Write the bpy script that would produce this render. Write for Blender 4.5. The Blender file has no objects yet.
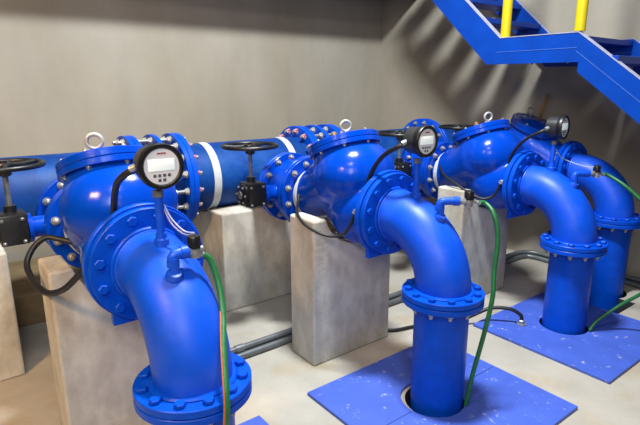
import bpy, bmesh, math, random
from mathutils import Vector, Matrix
random.seed(4)
C = bpy.context.scene.collection
PI = math.pi
def V(*a): return Vector(a)

# ------------------------------------------------------------------ materials
ALB = .66
def mat(name, col, rough=.5, metal=0., var=.0, var_scale=6., bump=0., bump_scale=60., col2=None, mix_scale=3., mix_lo=.45, mix_hi=.65, detail=6, spec=.5, coat=0., stretch=None):
    m = bpy.data.materials.new(name); m.use_nodes = True
    nt = m.node_tree; n = nt.nodes; L = nt.links
    b = n['Principled BSDF']
    b.inputs['Roughness'].default_value = rough
    b.inputs['Metallic'].default_value = metal
    b.inputs['Specular IOR Level'].default_value = spec
    b.inputs['Coat Weight'].default_value = coat
    b.inputs['Coat Roughness'].default_value = .15
    tc = n.new('ShaderNodeTexCoord')
    src = tc.outputs['Object']
    if stretch:
        mp = n.new('ShaderNodeMapping'); mp.inputs['Scale'].default_value = stretch
        L.new(src, mp.inputs['Vector']); src = mp.outputs['Vector']
    col = tuple(c * ALB for c in col)
    if col2: col2 = tuple(c * ALB for c in col2)
    rgb = n.new('ShaderNodeRGB'); rgb.outputs[0].default_value = (*col, 1)
    out = rgb.outputs[0]
    if col2:
        no = n.new('ShaderNodeTexNoise'); no.inputs['Scale'].default_value = mix_scale; no.inputs['Detail'].default_value = detail
        no.inputs['Roughness'].default_value = .62
        L.new(src, no.inputs['Vector'])
        r = n.new('ShaderNodeMapRange'); r.inputs['From Min'].default_value = mix_lo; r.inputs['From Max'].default_value = mix_hi
        L.new(no.outputs['Fac'], r.inputs['Value'])
        mx = n.new('ShaderNodeMix'); mx.data_type = 'RGBA'
        L.new(r.outputs['Result'], mx.inputs['Factor']); L.new(out, mx.inputs['A']); mx.inputs['B'].default_value = (*col2, 1)
        out = mx.outputs['Result']
    if var > 0:
        no = n.new('ShaderNodeTexNoise'); no.inputs['Scale'].default_value = var_scale; no.inputs['Detail'].default_value = 8
        no.inputs['Roughness'].default_value = .65
        L.new(src, no.inputs['Vector'])
        r = n.new('ShaderNodeMapRange'); r.inputs['From Min'].default_value = .3; r.inputs['From Max'].default_value = .7
        r.inputs['To Min'].default_value = 1 - var; r.inputs['To Max'].default_value = 1 + var
        L.new(no.outputs['Fac'], r.inputs['Value'])
        hs = n.new('ShaderNodeHueSaturation'); L.new(out, hs.inputs['Color']); L.new(r.outputs['Result'], hs.inputs['Value'])
        out = hs.outputs['Color']
    L.new(out, b.inputs['Base Color'])
    if bump > 0:
        no = n.new('ShaderNodeTexNoise'); no.inputs['Scale'].default_value = bump_scale; no.inputs['Detail'].default_value = 5
        L.new(tc.outputs['Object'], no.inputs['Vector'])
        bp = n.new('ShaderNodeBump'); bp.inputs['Strength'].default_value = bump; bp.inputs['Distance'].default_value = .01
        L.new(no.outputs['Fac'], bp.inputs['Height']); L.new(bp.outputs['Normal'], b.inputs['Normal'])
    return m

M = dict(
    valve=mat('valve_epoxy', (.001, .066, .62), .2, spec=.22, var=.12, var_scale=9, bump=.06, bump_scale=40, coat=.10),
    paint=mat('elbow_paint', (.002, .100, .88), .42, var=.12, var_scale=5, bump=.05, bump_scale=50, col2=(.055, .15, .82), mix_scale=4, mix_lo=.45, mix_hi=.80, spec=.3),
    flange=mat('flange_paint', (.001, .088, .74), .36, spec=.16, var=.18, var_scale=14, bump=.08, bump_scale=70),
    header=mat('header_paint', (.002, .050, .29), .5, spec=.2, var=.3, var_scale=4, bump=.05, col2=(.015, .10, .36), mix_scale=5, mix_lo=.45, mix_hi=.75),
    plate=mat('plate_paint', (.075, .155, .74), .5, var=.14, var_scale=5, bump=.12, bump_scale=50, col2=(.50, .56, .74), mix_scale=22, mix_lo=.62, mix_hi=.72),
    stair=mat('stair_paint', (.001, .060, .44), .42, spec=.2, var=.15, var_scale=6),
    conduit=mat('conduit_steel', (.22, .24, .26), .4, metal=.4, var=.25, var_scale=8),
    seam=mat('seam_line', (.05, .16, .62), .4),
    edge=mat('worn_edge', (.42, .42, .62), .5, var=.2, var_scale=20),
    black=mat('black_plastic', (.008, .008, .010), .35, var=.2),
    rubber=mat('black_rubber', (.010, .010, .012), .5),
    castiron=mat('black_castiron', (.010, .011, .014), .38, var=.3, bump=.1),
    bezel=mat('gauge_bezel', (.006, .006, .008), .4),
    housing=mat('gauge_housing', (.045, .045, .05), .35, metal=.2),
    dial=mat('gauge_dial', (.92, .92, .98), .45),
    screen=mat('gauge_screen', (.98, .98, .98), .35),
    button=mat('button_grey', (.10, .10, .13), .5),
    red=mat('red_mark', (.55, .03, .06), .5),
    redcap=mat('red_cap', (.55, .05, .08), .5, col2=(.75, .62, .62), mix_scale=30, mix_lo=.45, mix_hi=.55),
    zinc=mat('galvanised_steel', (.46, .47, .49), .38, metal=.5, var=.25, var_scale=40),
    steel=mat('grey_steel', (.28, .30, .32), .42, metal=.6, var=.2, var_scale=20),
    eye=mat('pale_eye_steel', (.62, .62, .60), .45, metal=.3, var=.15),
    brass=mat('brass', (.55, .33, .12), .4, metal=.6),
    white=mat('white_band', (.62, .66, .70), .6, var=.12, var_scale=20),
    hose=mat('green_hose', (.012, .17, .045), .45, var=.25, var_scale=30),
    hosestripe=mat('hose_stripe', (.55, .16, .06), .5),
    wire=mat('pale_wire', (.45, .50, .75), .5),
    yellow=mat('yellow_paint', (.80, .60, .005), .4, var=.08),
    pole=mat('tan_wood', (.42, .26, .10), .6, var=.2),
    concrete=mat('pier_concrete', (.66, .645, .59), .9, var=.24, var_scale=9, bump=.22, bump_scale=45, col2=(.47, .41, .31), mix_scale=2.8, mix_lo=.48, mix_hi=.72, stretch=(1, 1, .6)),
    wall=mat('wall_concrete', (.47, .43, .365), .85, var=.09, var_scale=2.2, bump=.12, bump_scale=30, col2=(.42, .37, .29), mix_scale=.9, mix_lo=.42, mix_hi=.68, stretch=(1, 1, .5)),
    floor=mat('floor_concrete', (.55, .51, .445), .75, var=.12, var_scale=3, bump=.1, bump_scale=40, col2=(.50, .37, .21), mix_scale=2.2, mix_lo=.52, mix_hi=.78),
    kerb=mat('kerb_concrete', (.30, .21, .11), .9, var=.25, var_scale=6, bump=.2),
    pit=mat('pit_shade', (.03, .03, .03), .9),
)
_e = M['screen'].node_tree.nodes['Principled BSDF']          # glow added to make the display brighter
_e.inputs['Emission Color'].default_value = (.85, 1, 1, 1); _e.inputs['Emission Strength'].default_value = .35

# ------------------------------------------------------------------ mesh building
class MB:
    def __init__(s): s.v = []; s.f = []
    def add(s, vs, fs):
        o = len(s.v); s.v += [Vector(p) for p in vs]; s.f += [[i + o for i in f] for f in fs]; return s
    def box(s, x0, x1, y0, y1, z0, z1, bev=0.):
        bm = bmesh.new(); bmesh.ops.create_cube(bm, size=1)
        for v in bm.verts: v.co = V((x0 + x1) / 2 + v.co.x * (x1 - x0), (y0 + y1) / 2 + v.co.y * (y1 - y0), (z0 + z1) / 2 + v.co.z * (z1 - z0))
        if bev: bmesh.ops.bevel(bm, geom=bm.edges[:], offset=bev, segments=2, affect='EDGES', profile=.5)
        bm.verts.index_update(); s.add([v.co.copy() for v in bm.verts], [[v.index for v in f.verts] for f in bm.faces]); bm.free(); return s
    def lathe(s, prof, o, d, seg=48, closed=False):
        """prof: (radius, distance along d); closed=True makes a ring section"""
        d = Vector(d).normalized(); o = Vector(o)
        a = d.orthogonal().normalized(); b = d.cross(a)
        vs = []; fs = []; n = len(prof)
        for r, t in prof:
            for k in range(seg):
                an = 2 * PI * k / seg
                vs.append(o + d * t + (a * math.cos(an) + b * math.sin(an)) * r)
        m = n if closed else n - 1
        for i in range(m):
            j = (i + 1) % n
            for k in range(seg):
                l = (k + 1) % seg
                fs.append([i * seg + k, i * seg + l, j * seg + l, j * seg + k])
        if not closed:
            if prof[0][0] > 1e-6: fs.append([k for k in range(seg)][::-1])
            if prof[-1][0] > 1e-6: fs.append([(n - 1) * seg + k for k in range(seg)])
        return s.add(vs, fs)
    def disc(s, o, d, r, t0, t1, ch=.003, seg=56):
        return s.lathe([(r - ch, t0), (r, t0 + ch), (r, t1 - ch), (r - ch, t1)], o, d, seg)
    def ring(s, o, d, r0, r1, t0, t1, ch=.003, seg=56):
        return s.lathe([(r0, t0), (r1 - ch, t0), (r1, t0 + ch), (r1, t1 - ch), (r1 - ch, t1), (r0, t1)], o, d, seg, True)
    def cyl(s, p, q, r, r2=None, seg=24):
        p = Vector(p); q = Vector(q); l = (q - p).length
        return s.lathe([(r, 0), (r if r2 is None else r2, l)], p, q - p, seg)
    def tube(s, pts, r, seg=12, closed=False, smooth=0):
        pts = [Vector(p) for p in pts]
        if smooth: pts = spline(pts, smooth, closed)
        n = len(pts); vs = []; fs = []; nrm = None
        for i, p in enumerate(pts):
            if closed: t = pts[(i + 1) % n] - pts[i - 1]
            else: t = pts[min(i + 1, n - 1)] - pts[max(i - 1, 0)]
            t.normalize()
            if nrm is None: nrm = t.orthogonal().normalized()
            nrm = (nrm - t * nrm.dot(t)).normalized()
            bb = t.cross(nrm); rr = r[i] if isinstance(r, list) else r
            for k in range(seg):
                an = 2 * PI * k / seg
                vs.append(p + (nrm * math.cos(an) + bb * math.sin(an)) * rr)
        for i in range(n if closed else n - 1):
            j = (i + 1) % n
            for k in range(seg):
                l = (k + 1) % seg
                fs.append([i * seg + k, i * seg + l, j * seg + l, j * seg + k])
        if not closed:
            fs.append(list(range(seg))[::-1]); fs.append([(n - 1) * seg + k for k in range(seg)])
        return s.add(vs, fs)
    def prism(s, poly, axis, a0, a1):
        """polygon in the plane across 'axis' ('x': (y,z), 'y': (x,z), 'z': (x,y)), extruded from a0 to a1"""
        def P(u, w, a): return {'x': V(a, u, w), 'y': V(u, a, w), 'z': V(u, w, a)}[axis]
        n = len(poly)
        return s.add([P(u, w, a0) for u, w in poly] + [P(u, w, a1) for u, w in poly],
                     [list(range(n))[::-1], list(range(n, 2 * n))] + [[i, (i + 1) % n, n + (i + 1) % n, n + i] for i in range(n)])
    def ell(s, c, r, seg=32, rings=18):
        bm = bmesh.new(); bmesh.ops.create_uvsphere(bm, u_segments=seg, v_segments=rings, radius=1)
        for v in bm.verts: v.co = V(c[0] + v.co.x * r[0], c[1] + v.co.y * r[1], c[2] + v.co.z * r[2])
        bm.verts.index_update(); s.add([v.co.copy() for v in bm.verts], [[v.index for v in f.verts] for f in bm.faces]); bm.free(); return s
    def mesh(s, name, off=V(0, 0, 0), angle=38, flat=False):
        me = bpy.data.meshes.new(name)
        me.from_pydata([tuple(p - off) for p in s.v], [], s.f)
        bm = bmesh.new(); bm.from_mesh(me); bmesh.ops.recalc_face_normals(bm, faces=bm.faces); bm.to_mesh(me); bm.free()
        if not flat:
            for p in me.polygons: p.use_smooth = True
            me.set_sharp_from_angle(angle=math.radians(angle))
        return me
    def build(s, name, m, parent=None, loc=None, **k):
        off = wpos(parent) if parent else (Vector(loc) if loc else V(0, 0, 0))
        me = s.mesh(name, off, **k); me.materials.append(M[m])
        return link(bpy.data.objects.new(name, me), parent, loc)

def spline(pts, sub, closed=False):
    n = len(pts); out = []
    for i in range(n if closed else n - 1):
        p0 = pts[i - 1] if (closed or i > 0) else pts[0] * 2 - pts[1]
        p1 = pts[i]; p2 = pts[(i + 1) % n]
        p3 = pts[(i + 2) % n] if (closed or i + 2 < n) else pts[-1] * 2 - pts[-2]
        for k in range(sub):
            t = k / sub
            out.append(.5 * ((2 * p1) + (p2 - p0) * t + (2 * p0 - 5 * p1 + 4 * p2 - p3) * t * t + (3 * p1 - p0 - 3 * p2 + p3) * t ** 3))
    if not closed: out.append(pts[-1].copy())
    return out

def wpos(o):
    p = V(0, 0, 0)
    while o: p += o.location; o = o.parent
    return p
def link(o, parent=None, loc=None):
    C.objects.link(o)
    if parent: o.parent = parent
    if loc: o.location = loc
    return o
def tag(o, label, cat, group=None):
    o['label'] = label; o['category'] = cat
    if group: o['group'] = group
    return o
def thing(name, label, cat, loc, group=None):
    o = bpy.data.objects.new(name, None); o.empty_display_size = .1
    link(o, None, loc); return tag(o, label, cat, group)
def struct(o): o['kind'] = 'structure'; return o
def put(name, me, Mx, parent):
    """a repeat of a shared mesh (bolt, nut) at world matrix Mx under parent"""
    o = bpy.data.objects.new(name, me); C.objects.link(o); o.parent = parent
    o.matrix_local = Matrix.Translation(-wpos(parent)) @ Mx
    return o
def kids(o): return [c for c in bpy.data.objects if c.parent == o]
def copy_tree(o, parent=None):
    c = o.copy(); C.objects.link(c)
    if parent: c.parent = parent
    for ch in kids(o): copy_tree(ch, c)
    return c
def clone(o, dx, dy, label):
    c = copy_tree(o); c.location = o.location + V(dx, dy, 0); c['label'] = label; return c
def frame(o, d):
    d = Vector(d).normalized(); return Matrix.Translation(Vector(o)) @ d.to_track_quat('Z', 'Y').to_matrix().to_4x4()
def ringpos(o, d, r, n, ph=0.):
    d = Vector(d).normalized(); a = V(1, 0, 0) if abs(d.x) < .9 else V(0, 1, 0)
    a = (a - d * a.dot(d)).normalized(); b = d.cross(a)
    return [Vector(o) + (a * math.cos(ph + 2 * PI * k / n) + b * math.sin(ph + 2 * PI * k / n)) * r for k in range(n)]

def hexbolt(name, m, r, h, washer=True, stud=0.):
    b = MB()
    if washer: b.lathe([(r * 1.35, 0), (r * 1.35, .0035), (r, .0035)], V(0, 0, 0), V(0, 0, 1), 18)
    b.lathe([(r, .003), (r, h - .003), (r - .003, h)], V(0, 0, 0), V(0, 0, 1), 6)
    if stud: b.lathe([(r * .55, h - .001), (r * .55, h + stud - .002), (r * .4, h + stud)], V(0, 0, 0), V(0, 0, 1), 12)
    me = b.mesh(name, angle=25); me.materials.append(M[m]); return me
BOLT_BLUE = hexbolt('bolt', 'flange', .0200, .0165, False)
BOLT_ZINC = hexbolt('bolt', 'zinc', .0155, .018, True, .012)
NUT_ZINC = hexbolt('nut', 'zinc', .015, .016, True, .014)
NUT_PALE = hexbolt('nut', 'eye', .020, .022, True, .0)
NUT_RED = hexbolt('nut', 'redcap', .018, .026, True, .012)
SMALL_BOLT = hexbolt('bolt', 'steel', .007, .008, True)
SMALL_ZINC = hexbolt('bolt', 'zinc', .0095, .010, True, .004)

def evaluated(o, name):
    dg = bpy.context.evaluated_depsgraph_get(); dg.update()
    me = bpy.data.meshes.new_from_object(o.evaluated_get(dg)); me.name = name; return me

# ------------------------------------------------------------------ dimensions (metres)
LX = [0, 1.3214, 2.6808, 3.5733]          # the four pipe runs along the back wall
LY = [0, -.02, .0015, .13]
ZF = .631; RB = .319; PR = .1365; ZA = .95; YC = .319
HY, HZ, HR = 1.99, .968, .2476
AX = V(0, 1, 0); XA = V(1, 0, 0); UP = V(0, 0, 1)
WB, WR = 3.18, 3.95

# ------------------------------------------------------------------ setting
def cut(o, cutters):
    for c in cutters:
        md = o.modifiers.new('b', 'BOOLEAN'); md.operation = 'DIFFERENCE'; md.solver = 'EXACT'; md.object = c
    me = evaluated(o, o.data.name)
    o.modifiers.clear(); o.data = me
    for c in cutters: bpy.data.objects.remove(c)
def cutter(x, y, r, z0=-.3, z1=.1):
    b = MB().cyl(V(x, y, z0), V(x, y, z1), r, seg=40); b_o = b.build('cut', 'pit'); return b_o
fl = MB().box(-5, WR, -6, WB, -.5, 0).build('floor', 'floor', flat=True); struct(fl)
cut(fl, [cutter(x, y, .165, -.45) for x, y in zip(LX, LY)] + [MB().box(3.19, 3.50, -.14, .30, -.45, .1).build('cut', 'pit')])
fl.data.materials.append(M['pit'])                       # shade inside the slab openings, painted dark on their sides
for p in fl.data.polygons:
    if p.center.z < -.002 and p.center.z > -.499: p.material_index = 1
struct(MB().box(-5, WR + .2, WB, WB + .2, -.5, 4.6).build('wall_back', 'wall', flat=True))
struct(MB().box(WR, WR + .2, -6, WB, -.5, 4.6).build('wall_right', 'wall', flat=True))
struct(MB().box(-5, WR, 2.30, WB, 0, .22, .008).build('trim_1', 'kerb', flat=True))          # low kerb at the foot of the back wall

ORD = ['nearest', 'second', 'third', 'farthest']
def lab(k, s): return s.replace('#', ORD[k])

# ------------------------------------------------------------------ elbow
def make_elbow():
    t = thing('pipe_elbow', '', 'pipe elbow', (0, 0, ZF - .029), 'blue flanged elbows')
    pts = [V(0, 0, ZF - .01)] + [V(0, YC - RB * math.cos(a), ZF + RB * math.sin(a)) for a in [PI / 2 * i / 22 for i in range(23)]] + [V(0, .36, ZA)]
    MB().tube(pts, PR, 56).build('bend', 'paint', t)
    b = MB().ring(V(0, 0, 0), UP, .10, .2025, ZF - .029, ZF)
    b.ring(V(0, 0, 0), UP, .12, PR + .018, ZF - .002, ZF + .010, .006)
    lf = b.build('flange', 'flange', t)
    for p in ringpos(V(0, 0, ZF), UP, .173, 12, .39): put('bolt', BOLT_BLUE, frame(p, UP), lf)
    b = MB().ring(V(0, 0, ZA), AX, .10, .224, .350, .381)
    b.ring(V(0, 0, ZA), AX, .12, PR + .016, .338, .352, .006)
    uf = b.build('flange', 'flange', t)
    for p in ringpos(V(0, .350, ZA), -AX, .192, 12, .30): put('bolt', BOLT_BLUE, frame(p, -AX), uf)
    w = MB()
    w.tube([V(PR * 1.0 * math.cos(a), .330, ZA + PR * math.sin(a)) for a in [2 * PI * i / 48 for i in range(48)]], .006, 8, True)
    w.build('weld_bead', 'paint', t)
    return t
# ------------------------------------------------------------------ riser
def make_riser():
    t = thing('riser_pipe', '', 'pipe', (0, 0, 0), 'vertical riser pipes')
    MB().lathe([(PR, -.44), (PR, ZF - .04)], V(0, 0, 0), UP, 56).build('pipe', 'flange', t)
    b = MB().ring(V(0, 0, 0), UP, .10, .2025, ZF - .061, ZF - .0325)
    f = b.build('flange', 'flange', t)
    for p in ringpos(V(0, 0, ZF - .061), UP, .173, 12, .39): put('nut', NUT_ZINC, frame(p, -UP), f)
    return t
# ------------------------------------------------------------------ check valve
BC = V(0, .79, 1.312); TAU = math.radians(22); BN = V(0, math.sin(TAU), math.cos(TAU)); BR = .212
def make_check():
    t = thing('check_valve', '', 'valve', (0, .74, .74), 'swing check valves')
    b = MB()
    for i in range(13):                                   # chamber tapering down to the inlet
        u = i / 12; rr = .232 + (.156 - .232) * u ** .85
        b.ell(V(0, .715 + .325 * u, 1.100 + (ZA - 1.100) * u ** .9), V(rr, rr, rr))
    b.ell(V(0, .660, 1.130), V(.241, .205, .198))
    b.cyl(BC - BN * .05, BC - BN * .12, .186, .205, 40)
    for i in range(6):                                    # outlet belly
        u = i / 5; rr = .168 + .030 * u
        b.ell(V(0, .465 + .135 * u, ZA - .022 * u), V(rr, rr, rr))
    b.lathe([(.165, .40), (.170, .47), (.17, .60), (.17, .75)], V(0, 0, ZA), AX, 40)
    b.lathe([(.158, .98), (.158, 1.10)], V(0, 0, ZA), AX, 40)
    o = b.build('body', 'valve', t)
    md = o.modifiers.new('r', 'REMESH'); md.mode = 'VOXEL'; md.voxel_size = .011
    ms = o.modifiers.new('s', 'SMOOTH'); ms.iterations = 3; ms.factor = .5
    me = evaluated(o, 'body'); o.modifiers.clear(); o.data = me
    for p in me.polygons: p.use_smooth = True
    fo = MB().ring(V(0, 0, ZA), AX, .12, .2346, .3825, .414)
    fo.box(-.150, .150, .3835, .413, ZA - .2305, ZA - .12, .002)
    fo.build('outlet_flange', 'flange', t)
    fi = MB().ring(V(0, 0, ZA), AX, .12, .2346, 1.090, 1.123).build('inlet_flange', 'valve', t)
    for p in ringpos(V(0, 1.090, ZA), -AX, .197, 12, .26): put('bolt', BOLT_ZINC, frame(p, -AX), fi)
    bf = MB().ring(BC, BN, .10, BR, -.062, -.034).build('bonnet_flange', 'valve', t)
    for p in ringpos(BC - BN * .062, BN, .191, 8, .1): put('nut', SMALL_ZINC, frame(p, -BN), bf)
    cv = MB().lathe([(BR - .003, -.033), (BR, -.030), (BR, -.004), (BR - .004, 0), (.15, 0), (.135, .012), (0, .020)], BC, BN, 56).build('cover', 'valve', t)
    for p in ringpos(BC, BN, .191, 8, .1): put('bolt', SMALL_ZINC, frame(p, BN), cv)
    e = BC + V(-.08, -.122, .122 * math.tan(TAU))
    eb = MB().tube([e + V(0, 0, .045) + V(math.cos(a) * .028, -math.cos(a) * .010, math.sin(a) * .028) for a in [2 * PI * i / 28 for i in range(28)]], .0085, 10, True)
    eb.cyl(e - V(0, 0, .006), e + V(0, 0, .018), .014, .010, 16)
    eb.build('eye_bolt', 'eye', t)
    q = BC + V(-.085, -.045, 0)
    q = q - BN * (q - BC).dot(BN)
    MB().lathe([(.020, 0), (.020, .018), (.016, .022), (.016, .034), (.010, .040)], q, BN, 16).build('plug', 'brass', t)
    MB().ring(V(0, 0, ZA), AX, .150, .164, 1.045, 1.078).build('gasket_band', 'white', t)
    g = MB().lathe([(.018, -.02), (.018, .012), (.012, .014), (.012, .03)], V(-.180, .45, .972), V(-.95, -.25, .1), 14)
    g.build('cable_gland', 'zinc', t)
    return t
# ------------------------------------------------------------------ butterfly valve with gearbox
GX, GY, GZ = -.350, 1.250, .963
def make_butterfly():
    t = thing('butterfly_valve', '', 'valve', (0, 1.243, .72), 'handwheel butterfly valves')
    b = MB().ring(V(0, 0, ZA), AX, .13, .2346, 1.1265, 1.156).ring(V(0, 0, ZA), AX, .13, .2346, 1.330, 1.3595)
    b.ring(V(0, 0, ZA), AX, .12, .195, 1.154, 1.332, .01)
    b.cyl(V(-.18, GY, ZA), V(-.275, GY, ZA), .052)
    b.lathe([(.072, 0), (.072, .018)], V(-.272, GY, ZA), -XA, 24)
    b.box(-.05, .05, 1.18, 1.31, ZA - .236, ZA - .17, .004)
    body = b.build('body', 'valve', t)
    for p in ringpos(V(0, 1.330, ZA), -AX, .206, 12, .0): put('bolt', BOLT_ZINC, frame(p, -AX), body)
    g = MB().box(-.415, -.2905, GY - .070, GY + .070, GZ - .076, GZ + .074, .010)
    g.cyl(V(GX, GY + .02, GZ + .070), V(GX, GY + .02, GZ + .105), .028)
    gb = g.build('gearbox', 'castiron', t)
    cv = MB().lathe([(.068, 0), (.068, .018), (.062, .022), (.03, .022), (.028, .030), (0, .030)], V(-.414, GY, GZ), -XA, 32).build('gearbox_cover', 'black', gb)
    MB().lathe([(.026, 0), (.024, .004), (0, .004)], V(-.4435, GY, GZ), -XA, 20).build('cap', 'steel', cv)
    for p in ringpos(V(-.436, GY, GZ), XA, .054, 6): put('bolt', SMALL_BOLT, frame(p, -XA), cv)
    for sx in (-.40, -.315):
        for sz in (-.06, .05): put('bolt', SMALL_BOLT, frame(V(sx, GY - .070, GZ + sz), -AX), gb)
    wz = 1.262; wy = GY + .02
    MB().cyl(V(GX, wy, GZ + .095), V(GX, wy, wz - .03), .0125, seg=16).build('shaft', 'steel', t)
    w = MB().tube([V(GX + .168 * math.cos(a), wy + .168 * math.sin(a), wz) for a in [2 * PI * i / 56 for i in range(56)]], .0125, 12, True)
    w.lathe([(.020, -.052), (.030, -.045), (.030, -.006), (.040, .002), (.036, .012), (.016, .014), (.016, .022), (0, .022)], V(GX, wy, wz), UP, 24)
    for k in range(3):
        a = 2 * PI * k / 3 + .5; d = V(math.cos(a), math.sin(a), 0)
        w.tube([V(GX, wy, wz) + d * .02, V(GX, wy, wz) + d * .09 + V(0, 0, -.006), V(GX, wy, wz) + d * .163], .0125, 10)
    w.build('handwheel', 'castiron', t)
    return t
# ------------------------------------------------------------------ pressure gauge on its stem
def make_gauge(rz=0.):
    t = thing('pressure_gauge', '', 'pressure gauge', (0, .205, 1.06), 'digital pressure gauges')
    st = MB().cyl(V(0, .205, 1.062), V(0, .205, 1.265), .0150, seg=20)
    st.lathe([(.026, 0), (.026, .022), (.020, .028), (.0185, .045), (.015, .047)], V(0, .205, 1.066), UP, 22)
    st.build('stem', 'paint', t)
    MB().lathe([(.019, 0), (.019, .022), (.013, .026)], V(0, .205, 1.243), UP, 6).build('collar', 'steel', t)
    cz = 1.357
    S = .9
    h = MB().lathe([(r * S, q) for r, q in [(.066, .100), (.074, .094), (.0765, .05), (.0765, .0)]], V(0, .150, cz), AX, 48).build('housing', 'housing', t)
    MB().lathe([(r * S, q) for r, q in [(.0685, .008), (.0685, -.004), (.074, -.008), (.085, -.008), (.088, -.003), (.088, .018), (.084, .026), (.075, .027)]], V(0, .150, cz), AX, 56).build('bezel', 'bezel', t)
    d = MB().lathe([(.0690 * S, .0), (.0690 * S, .004), (0, .004)], V(0, .147, cz), AX, 48).build('dial', 'dial', t)
    MB().box(-.047, .045, .1445, .1475, cz - .014, cz + .027, .001).build('screen', 'screen', d)
    for i in range(4):
        MB().box(-.032 + i * .0168, -.0215 + i * .0168, .1450, .1475, cz - .035, cz - .025, .0015).build('button', 'button', d)
    for i in range(2):
        MB().box(-.016 + i * .0168, -.0055 + i * .0168, .1450, .1475, cz - .051, cz - .041, .0015).build('button', 'button', d)
    mk = MB()
    for x, w in ((-.014, .004), (-.0085, .006), (-.001, .005), (.0055, .003), (.010, .006)): mk.box(x, x + w, .1458, .1475, cz + .042, cz + .048)
    mk.build('brand_mark', 'red', d, flat=True)
    MB().cyl(V(-.055, .225, cz - .002), V(-.078, .240, cz - .014), .014, seg=14).build('cable_gland', 'zinc', t)
    if rz:
        t.rotation_euler.z = rz
    return t

# ------------------------------------------------------------------ concrete piers
def pier(label, x0, x1, y0, y1, zt, axis, cx, cz, r, group, loc):
    if axis == 'y':           # saddle for a pipe running along y
        hw = math.sqrt(r * r - (zt - cz) ** 2); a0 = math.asin((zt - cz) / r)
        arc = [(cx + r * math.cos(a), cz + r * math.sin(a)) for a in [a0 + (-PI - 2 * a0) * i / 24 for i in range(25)]]
        poly = [(x0, 0), (x1, 0), (x1, zt)] + arc + [(x0, zt)]
        b = MB().prism(poly, 'y', y0, y1)
    else:
        a0 = math.asin((zt - cz) / r)
        arc = [(cx + r * math.cos(a), cz + r * math.sin(a)) for a in [a0 + (-PI - 2 * a0) * i / 24 for i in range(25)]]
        poly = [(y0, 0), (y1, 0), (y1, zt)] + arc + [(y0, zt)]
        b = MB().prism(poly, 'x', x0, x1)
    o = b.build('concrete_pier', 'concrete', None, loc, flat=True)
    md = o.modifiers.new('bevel', 'BEVEL'); md.width = .012; md.segments = 2; md.limit_method = 'ANGLE'; md.angle_limit = .9
    me = evaluated(o, 'concrete_pier'); o.modifiers.clear(); o.data = me
    return tag(o, label, 'concrete pier', group)

# ------------------------------------------------------------------ four runs
E0 = make_elbow(); R0 = make_riser(); K0 = make_check(); B0 = make_butterfly(); G0 = make_gauge()
EL = ['large blue flanged elbow in the left foreground, nearest the camera', 'blue flanged elbow in the middle bending down to the plate with a seam',
      'blue flanged elbow right of centre, bending down to the undivided plate', 'shaded blue flanged elbow farthest right, partly behind another elbow']
RL = ['blue riser pipe under the left foreground elbow, cut off by the photo edge', 'blue riser pipe standing in the two-piece blue floor plate, hose leaning beside it',
      'blue riser pipe standing in the undivided blue floor plate', 'shaded blue riser pipe farthest right, rising from a bare floor hole']
KL = ['glossy blue check valve with eye bolt at the left, behind the nearest gauge', 'glossy blue check valve with white band on the central pier',
      'glossy blue check valve right of centre, behind the gauge facing right', 'shaded blue check valve farthest right, in the dark under the staircase']
BL = ['blue butterfly valve with black handwheel cut off by the left photo edge', 'blue butterfly valve with full black handwheel and round gearbox cover, left of the middle valve',
      'blue butterfly valve whose black handwheel sits just behind the middle gauge', 'blue butterfly valve with black handwheel in the dark under the stairs']
GL = ['round black digital gauge facing the camera on the nearest elbow', 'round black digital gauge turned right, on the middle elbow', 'smallest digital gauge, on the third elbow under the staircase']
for k in range(4):
    for src, labs in ((E0, EL), (R0, RL), (K0, KL), (B0, BL)):
        if k == 0: src['label'] = labs[0]
        else:
            c = clone(src, LX[k], LY[k], labs[k])
            if src is K0 and k == 3: c.rotation_euler.z = PI; c.location.y += 2 * (.75275 - .74)
    if k in (1, 2):
        g = clone(G0, LX[k], LY[k], GL[k])
        if k == 2: g.rotation_euler.z = math.radians(8)
G0['label'] = GL[0]
PL = ['rough concrete pier in the left foreground under the nearest check valve, cable looped over it', 'tall concrete pier in the middle under the second check valve, crumbly at its foot',
      'concrete pier behind the green hose, under the third check valve']
for k in range(3):
    x, y = LX[k], LY[k]
    pier(PL[k], x - .313, x + .305, y + .662, y + .90, .893, 'y', x, ZA, .226, 'piers under the check valves', (x, y + .78, 0))
pier('concrete pier at the left photo edge under the header pipe', -1.05, -.365, 1.60, 2.26, .745, 'x', HY, HZ, HR + .012, 'piers under the header pipe', (-.7, 1.9, 0))
pier('brown-stained concrete pier under the white-banded header, left of the central pier', .95, 1.72, 1.64, 2.26, .745, 'x', HY, HZ, HR + .012, 'piers under the header pipe', (1.3, 1.9, 0))

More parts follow.
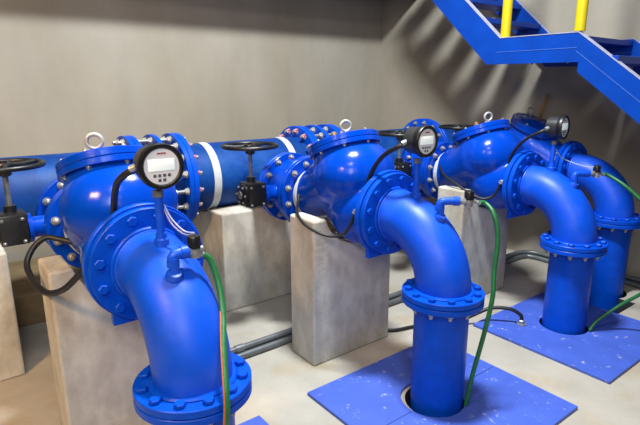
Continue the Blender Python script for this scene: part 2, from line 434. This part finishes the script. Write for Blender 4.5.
# ------------------------------------------------------------------ header pipe
def hpoint(x): return V(x, HY, HZ)
def spool(label, x0, x1, f0, f1, tees):
    t = thing('header_pipe', label, 'pipe', (x0, HY, HZ), 'sections of the blue header pipe')
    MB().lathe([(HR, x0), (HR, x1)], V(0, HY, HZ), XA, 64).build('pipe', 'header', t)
    if f0: MB().ring(V(0, HY, HZ), XA, .2, .335, x0, x0 + .034).build('flange', 'flange', t)
    if f1: MB().ring(V(0, HY, HZ), XA, .2, .335, x1 - .034, x1).build('flange', 'flange', t)
    for k in tees:
        y0 = 1.363 + LY[k]
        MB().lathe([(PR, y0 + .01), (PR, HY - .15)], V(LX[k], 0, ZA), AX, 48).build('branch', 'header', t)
        MB().ring(V(LX[k], 0, ZA), AX, .12, .2346, y0, y0 + .030).build('branch_flange', 'flange', t)
    return t
def joint(label, x0, x1, red_right, nrod=16):
    t = thing('dismantling_joint', label, 'pipe joint', ((x0 + x1) / 2, HY, HZ), 'bolted dismantling joints of the header')
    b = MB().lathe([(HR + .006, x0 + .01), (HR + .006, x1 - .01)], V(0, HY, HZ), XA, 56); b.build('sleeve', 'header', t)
    xm = x0 + (x1 - x0) * (.47 if red_right else .45)
    for xa in (x0 + .0015, xm, x1 - .0345): MB().ring(V(0, HY, HZ), XA, .2, .335, xa, xa + .033).build('flange', 'flange', t)
    for q in ringpos(V(0, HY, HZ), XA, .296, nrod, .12):
        r = MB().cyl(V(x0 - .075, q.y, q.z), V(x1 + .075, q.y, q.z), .0125, seg=12).build('threaded_rod', 'zinc', t)
        put('nut', NUT_RED if not red_right else NUT_PALE, frame(V(x0 - .0345, q.y, q.z), -XA), r)
        put('nut', NUT_RED if red_right else NUT_PALE, frame(V(x1 + .0345, q.y, q.z), XA), r)
        for xx in (x0 + .036, xm + .034): put('nut', NUT_PALE, frame(V(xx, q.y, q.z), XA), r)
        for xx in (xm - .001, x1 - .036): put('nut', NUT_PALE, frame(V(xx, q.y, q.z), -XA), r)
    return t
J1 = (.452, .772); J2 = (1.855, 2.165)
spool('long blue header section leaving the photo on the left', -3.2, J1[0] - .0005, False, True, [0])
spool('blue header section with two white bands, between the two bolted joints', J1[1] + .0005, J2[0] - .0005, True, True, [1])
spool('blue header section behind the middle valve, ending in a dark bolted flange', J2[1] + .0005, 3.43, True, True, [2])
H4 = spool('short shaded header section meeting the right wall', 3.4315, WR - .001, True, False, [3])
fl4 = [o for o in kids(H4) if o.name.startswith('flange')][0]
for o in bpy.data.objects:
    if o.name.startswith('header_pipe') and abs(o.location.x - (J2[1] + .0005)) < 1e-4:
        fs = [c for c in kids(o) if c.name.startswith('flange')]
        for q in ringpos(V(0, HY, HZ), XA, .296, 16, .12): put('bolt', BOLT_ZINC, frame(V(3.396, q.y, q.z), -XA), fs[-1])
joint('bolted joint with long threaded rods and red nuts, behind the nearest gauge', *J1, True)
joint('bolted joint with red nuts behind the middle check valve', *J2, False)
def strap(x, label):
    b = MB().lathe([(HR + .001, -.028), (HR + .006, -.028), (HR + .006, .028), (HR + .001, .028)], hpoint(x), XA, 56, True)
    tag(b.build('pipe_strap', 'white', None, (x, HY, HZ)), label, 'pipe strap', 'white straps round the header')
strap(.985, 'white strap round the header pipe beside the bolted joint with red nuts')
strap(1.66, 'white strap round the header pipe, behind the middle handwheel')

# ------------------------------------------------------------------ floor plates
def plate(name_label, x0, x1, y0, y1, cx, cy, r):
    o = MB().box(x0, x1, y0, y1, .001, .019, .002).build('floor_plate', 'plate', None, None, flat=True)
    cut(o, [cutter(cx, cy, r)])
    off = V((x0 + x1) / 2, (y0 + y1) / 2, 0)
    for v in o.data.vertices: v.co -= off
    o.location = off
    return tag(o, name_label, 'floor plate', 'blue steel floor plates')
plate('blue steel floor plate at the bottom edge under the nearest riser', -.50, .50, -.51, .425, 0, 0, .160)
plate('blue two-piece floor plate, half nearest the camera, scratched white at its right corner', LX[1] - .515, LX[1] + .515, -.518, -.024, LX[1] - .022, -.01, .166)
plate('blue two-piece floor plate, half nearer the central pier', LX[1] - .515, LX[1] + .515, -.021, .436, LX[1] - .022, -.01, .166)
plate('undivided scuffed blue floor plate on the right, cable gland near its left side', LX[2] - .4815, LX[2] + .4815, -.515, .393, LX[2], .0, .156)

# ------------------------------------------------------------------ sampling taps, hoses, wires
def tap(k, base, rise, d, arm, label, drop=False):
    b = Vector(base); d = Vector(d).normalized()
    t = thing('sampling_tap', label, 'tap', b, 'air release taps on the elbows')
    n = (b - V(b.x, YC + LY[k], ZF)).normalized()
    top = V(b.x, b.y, b.z + rise)
    f = MB().lathe([(.029, -.02), (.029, .010), (.024, .018), (.022, .024)], b, n, 20)
    f.lathe([(.0175, 0), (.0175, rise - .02)], b + n * .01, UP, 18)
    f.lathe([(.023, 0), (.023, .02)], b + V(0, 0, rise * .45), UP, 8)
    f.tube([top - V(0, 0, .035), top - V(0, 0, .01), top - V(0, 0, .003) + d * .005, top + d * .022, top + d * arm * .62], .0195, 16)
    f.lathe([(.0235, 0), (.0235, .026)], top + d * (arm * .62 - .02), d, 16)
    f.build('fitting', 'paint', t)
    e = top + d * arm
    s = MB().cyl(top + d * (arm * .6), e + d * .03, .011, seg=14)
    s.lathe([(.018, 0), (.019, .012), (.016, .026)], top + d * (arm * .72), d, 8)
    s.lathe([(.020, -.026), (.020, -.004), (.017, .012)], e, UP, 16)
    vb = s.build('valve_body', 'zinc', t)
    c = MB().lathe([(.021, .008), (.023, .010), (.023, .046), (.0205, .051), (0, .051)], e, UP, 20).build('actuator', 'black', vb)
    if drop:
        MB().cyl(e + d * .012 - V(0, 0, .012), e + d * .040 - V(0, 0, .030), .009, .012, 12).build('hose_tail', 'zinc', t)
        return e + d * .038 - V(0, 0, .028)
    MB().cyl(e + d * .026, e + d * .055 - V(0, 0, .012), .009, .012, 12).build('hose_tail', 'zinc', t)
    return e + d * .052 - V(0, 0, .012)
def surf(k, y): return ZF + math.sqrt((RB + PR) ** 2 - (YC - y) ** 2)
h1 = tap(0, V(-.022, .052, surf(0, .052) - .004), .078, V(1, .0, 0), .078, 'sampling tap with black actuator on the nearest elbow', True)
h2 = tap(1, V(LX[1] - .002, .045 + LY[1], surf(1, .045) - .004), .085, V(1, -.75, 0), .140, 'sampling tap with black actuator on the middle elbow, in front of a pier')
h3 = tap(2, V(LX[2] - .002, .045, surf(2, .045) - .004), .075, V(1, -.55, 0), .155, 'sampling tap with black actuator on the third elbow, under the stairs')
def hose(pts, label, stripe=False):
    o = MB().tube(pts, .0115, 14, False, 8).build('green_hose', 'hose', None, pts[0]); tag(o, label, 'hose', 'green drain hoses')
    if stripe:
        b = MB().tube([Vector(p) + V(-.0095, -.004, 0) for p in pts[3:]], .0042, 8, False, 8).build('stripe', 'hosestripe', o)
    return o
hose([h1 + V(-.008, 0, .006), h1 + V(.016, -.008, -.020), V(.121, .012, .945), V(.108, -.035, .865), V(.066, -.115, .790), V(.034, -.182, .705), V(.018, -.216, .63), V(.008, -.222, .53), V(.004, -.215, .30), V(.02, -.20, .03)],
     'green drain hose with orange stripe running down the nearest elbow', True)
hose([h2 + V(-.006, .004, .004), h2 + V(.03, -.015, -.002), V(1.490, -.165, 1.02), V(1.487, -.198, .91), V(1.465, -.208, .75), V(1.440, -.226, .62), V(1.418, -.212, .44), V(1.390, -.182, .20), V(1.376, -.166, .03)],
     'green drain hose hanging beside the middle elbow down to the plate seam')
hose([h3 + V(-.006, .004, .004), h3 + V(.03, -.02, -.004), V(2.89, -.20, .985), V(2.92, -.33, .86), V(2.95, -.45, .66), V(2.95, -.46, .46), V(2.90, -.38, .33), V(2.86, -.27, .21), V(2.765, -.185, .10), V(2.715, -.160, .03)],
     'green drain hose looping at the right photo edge to the third riser')

def cable(pts, r, name, m, label, cat, group=None):
    return tag(MB().tube(pts, r, 10, False, 8).build(name, m, None, pts[0]), label, cat, group)
for k, wh in ((0, 'nearest'), (1, 'middle'), (2, 'third')):
    X, Y = LX[k], LY[k]
    cz = 1.34
    cable([V(X - .070, Y + .236, cz), V(X - .090, Y + .262, cz - .016), V(X - .100, Y + .33, 1.285), V(X - .095, Y + .40, 1.225), V(X - .090, Y + .452, 1.15), V(X - .09, Y + .475, 1.085)], .0125 if k < 2 else .0105,
          'gauge_cable', 'rubber', 'black cable curving from the ' + wh + ' gauge down behind the elbow flange', 'cable', 'gauge cables')
LOOPS = [
    [V(-.14, .88, .93), V(-.215, .925, .955), V(-.265, .945, .965), V(-.325, .925, .925), V(-.36, .85, .87), V(-.335, .68, .815), V(-.285, .55, .85), V(-.225, .45, .945), V(-.205, .444, .968)],
    [V(-.165, 1.01, .97), V(-.215, .95, .932), V(-.305, .83, .912), V(-.335, .72, .875), V(-.312, .62, .842), V(-.27, .555, .828), V(-.235, .50, .845), V(-.215, .465, .90), V(-.205, .444, .965)],
    [V(-.165, 1.01, 1.02), V(-.25, .90, .975), V(-.285, .75, .925), V(-.285, .62, .875), V(-.255, .54, .85), V(-.22, .48, .88), V(-.205, .444, .965)]]
for k, wh in ((0, 'nearest'), (1, 'middle'), (2, 'third')):
    cable([p + V(LX[k], LY[k], 0) for p in LOOPS[k]], .0130 if k == 0 else .009, 'looped_cable', 'rubber', 'black cable hanging in a loop beside the ' + wh + ' check valve', 'cable', 'loops of cable on the check valves')
for dz, wname in ((0, 'upper'), (.02, 'lower')):
    cable([V(.016, .20, 1.215 - dz), V(.030, .175, 1.165 - dz), V(.055, .13, 1.125 - dz * .6), V(.078, .092, 1.122 - dz * .2)], .0028, 'signal_wire', 'wire', wname + ' thin pale wire from the nearest gauge stem to its tap', 'wire', 'thin signal wires')
cable([V(LX[2] + .018, .20, 1.215), V(LX[2] + .05, .16, 1.15), V(LX[2] + .10, .03, 1.105), h3 + V(-.06, .03, .055)], .0035, 'signal_wire', 'wire', 'thin pale wire drooping from the third gauge to its tap', 'wire', 'thin signal wires')
# floor cable ending in a gland on the plate
cable([V(1.64, .72, .012), V(1.72, .66, .012), V(1.86, .62, .012), V(2.02, .55, .012), V(2.12, .47, .02), V(2.22, .41, .07), V(2.32, .34, .12), V(2.40, .25, .125), V(2.445, .19, .09), V(2.452, .178, .045)], .0125, 'floor_cable', 'rubber',
      'black cable on the floor from the central pier to a gland on the plate', 'cable')
tag(MB().lathe([(.034, 0), (.034, .008), (.022, .010), (.022, .030), (.015, .036)], V(2.452, .178, .019), UP, 6).build('cable_gland', 'zinc', None, (2.452, .178, .019)), 'small grey cable gland on the undivided blue floor plate', 'cable gland')

# ------------------------------------------------------------------ conduits along the floor
for i, (y, z, r) in enumerate(((.985, .023, .022), (1.035, .023, .022), (1.010, .062, .020))):
    x1 = WR - .05 - (y - .985)
    b = MB().tube([V(-.25, y, z), V(x1 - .16, y, z), V(x1 - .08, y - .02, z), V(x1 - .02, y - .08, z), V(x1, y - .16, z), V(x1, -1.45, z)], r, 14)
    o = b.build('steel_conduit', 'conduit', None, (x1, y, 0))
    for xx in (.55, 2.12, 3.35): MB().lathe([(r + .001, -.03), (r + .005, -.028), (r + .005, .028), (r + .001, .03)], V(xx + .08 * i, y, z), XA, 14, True).build('coupling', 'steel', o)
    tag(o, ('grey conduit nearest the piers, lying along the floor', 'grey conduit behind the other floor conduit', 'grey conduit lying on top of the two floor conduits')[i], 'conduit', 'conduits along the floor')

# ------------------------------------------------------------------ staircase
st = thing('staircase', 'blue steel staircase with landing and yellow rail posts at the upper right', 'staircase', (3.44, .58, 0))
TY0, TY1, ZL = .28, .885, 1.977
SU, SL = .91, .75
def top_z(y): return ZL + SU * (y - TY1) if y > TY1 else (ZL if y > TY0 else ZL + SL * (y - TY0))
YE = 2.02; YB = TY0 - ZL / SL
for x, nm in ((2.99, 'near'), (3.868, 'far')):
    poly = [(YE, top_z(YE)), (TY1, ZL), (TY0, ZL - .004), (YB, .0), (YB + .34, .0), (TY0 - .02, ZL - .265), (TY0 - .02, ZL - .198), (TY1 + .105, ZL - .190), (YE, ZL - .190 + .935 * (YE - TY1 - .105))]
    s_ = MB().prism(poly, 'x', x, x + .014).build('stringer', 'stair', st, flat=True)
    lip = MB()
    for (ya, za), (yb, zb) in zip(poly[:3], poly[1:4]):
        lip.prism([(ya, za), (yb, zb), (yb, zb + .006), (ya, za + .006)], 'x', x - .004, x + .05)
    lip.build('edge_flange', 'edge', s_, flat=True)
    sm = MB().box(x - .003, x, TY0, TY1 + .02, ZL - .105, ZL - .100)
    sm.prism([(TY0, ZL - .13), (YB + .2, .02 + .0), (YB + .2, .026), (TY0, ZL - .124)], 'x', x - .003, x)
    sm.build('seam', 'seam', s_, flat=True)
    if nm == 'near':
        for yy in (.35, .62, .80): put('bolt', SMALL_ZINC, frame(V(x + .03, yy, ZL - .1905), -UP), s_)
        for yy in (.295, .868):
            lean = 0
            MB().cyl(V(x + .042, yy, ZL + .007), V(x + .042, yy, ZL + 1.05), .036, seg=24).build('rail_post', 'yellow', st)
MB().box(3.005, 3.867, TY0, TY1 + .115, ZL - .055, ZL - .020).build('landing_plate', 'stair', st, flat=True)
nu = 5
for i in range(1, nu + 1):
    y = TY1 + i * .205; z = ZL - .010 + i * .186
    if y < YE: MB().box(3.005, 3.867, y - .02, y + .19, z - .04, z, .003).build('tread', 'stair', st, flat=True)
for i in range(1, 10):
    y = TY0 - i * .25; z = ZL - .165 - (i - 1) * .1875
    if z > .1: MB().box(3.005, 3.867, y - .02, y + .25, z - .05, z, .003).build('tread', 'stair', st, flat=True)
# unseen slab added above the frame to shade the back wall's top
wk = MB().box(-5, WR - .001, 2.55, WB - .001, 2.62, 2.80).build('shade_slab', 'wall', None, None, flat=True); struct(wk)
# pole leaning in the dark under the stairs
tag(MB().cyl(V(3.86, 1.36, .002), V(3.927, .97, 1.55), .016).build('leaning_pole', 'pole', None, (3.86, 1.36, 0)), 'tan wooden pole standing up in the dark under the stairs', 'pole')

# ------------------------------------------------------------------ light
def area(name, loc, target, sx, sy, e, col=(1, 1, 1)):
    l = bpy.data.lights.new(name, 'AREA'); l.shape = 'RECTANGLE'; l.size = sx; l.size_y = sy; l.energy = e; l.color = col
    o = bpy.data.objects.new(name, l); C.objects.link(o); o.location = loc
    o.rotation_euler = (Vector(target) - Vector(loc)).to_track_quat('-Z', 'Y').to_euler(); return o
area('ceiling_lamp', (1.02, .18, 4.42), (1.7, .9, .9), .6, .35, 350, (.95, 1, 1))
area('overhead_fill', (-.7, -1.5, 4.4), (-.5, 1., .6), .8, .4, 46, (1, .95, .88))  # overhead fill added to balance the brightness on the left
area('front_fill', (-1.3, -2.4, 2.8), (.4, .8, .6), 1.2, 1.2, 64, (.97, .98, 1))  # unseen fill added near the camera to light the front faces
el = area('warm_fill', (-2.4, -.6, 3.3), (-.5, 1.5, 0), .6, .4, 44, (1, .60, .26))  # warm fill added to tint and brighten the left floor and wall
el.data.spread = math.radians(95)
w = bpy.data.worlds.new('World'); bpy.context.scene.world = w; w.use_nodes = True
w.node_tree.nodes['Background'].inputs['Color'].default_value = (.92, .95, 1, 1)
w.node_tree.nodes['Background'].inputs['Strength'].default_value = .006

# ------------------------------------------------------------------ camera
cd = bpy.data.cameras.new('camera'); cam = bpy.data.objects.new('camera', cd); C.objects.link(cam)
cd.sensor_width = 36; cd.lens = 508.8 / 640 * 36; cd.clip_start = .05
yw, pt, rl = math.radians(-37.4912), math.radians(13.8639), math.radians(-.1638)
fw = V(-math.sin(yw) * math.cos(pt), math.cos(yw) * math.cos(pt), -math.sin(pt)); rt = V(math.cos(yw), math.sin(yw), 0); up = rt.cross(fw)
r2 = rt * math.cos(rl) + up * math.sin(rl); u2 = -rt * math.sin(rl) + up * math.cos(rl)
mx = Matrix((r2, u2, -fw)).transposed().to_4x4(); mx.translation = V(-.6173, -1.5379, 1.618)
cam.matrix_world = mx
sc = bpy.context.scene; sc.camera = cam
sc.view_settings.view_transform = 'Standard'; sc.view_settings.look = 'None'; sc.view_settings.exposure = 0; sc.view_settings.gamma = 1
sc.view_settings.use_curve_mapping = False
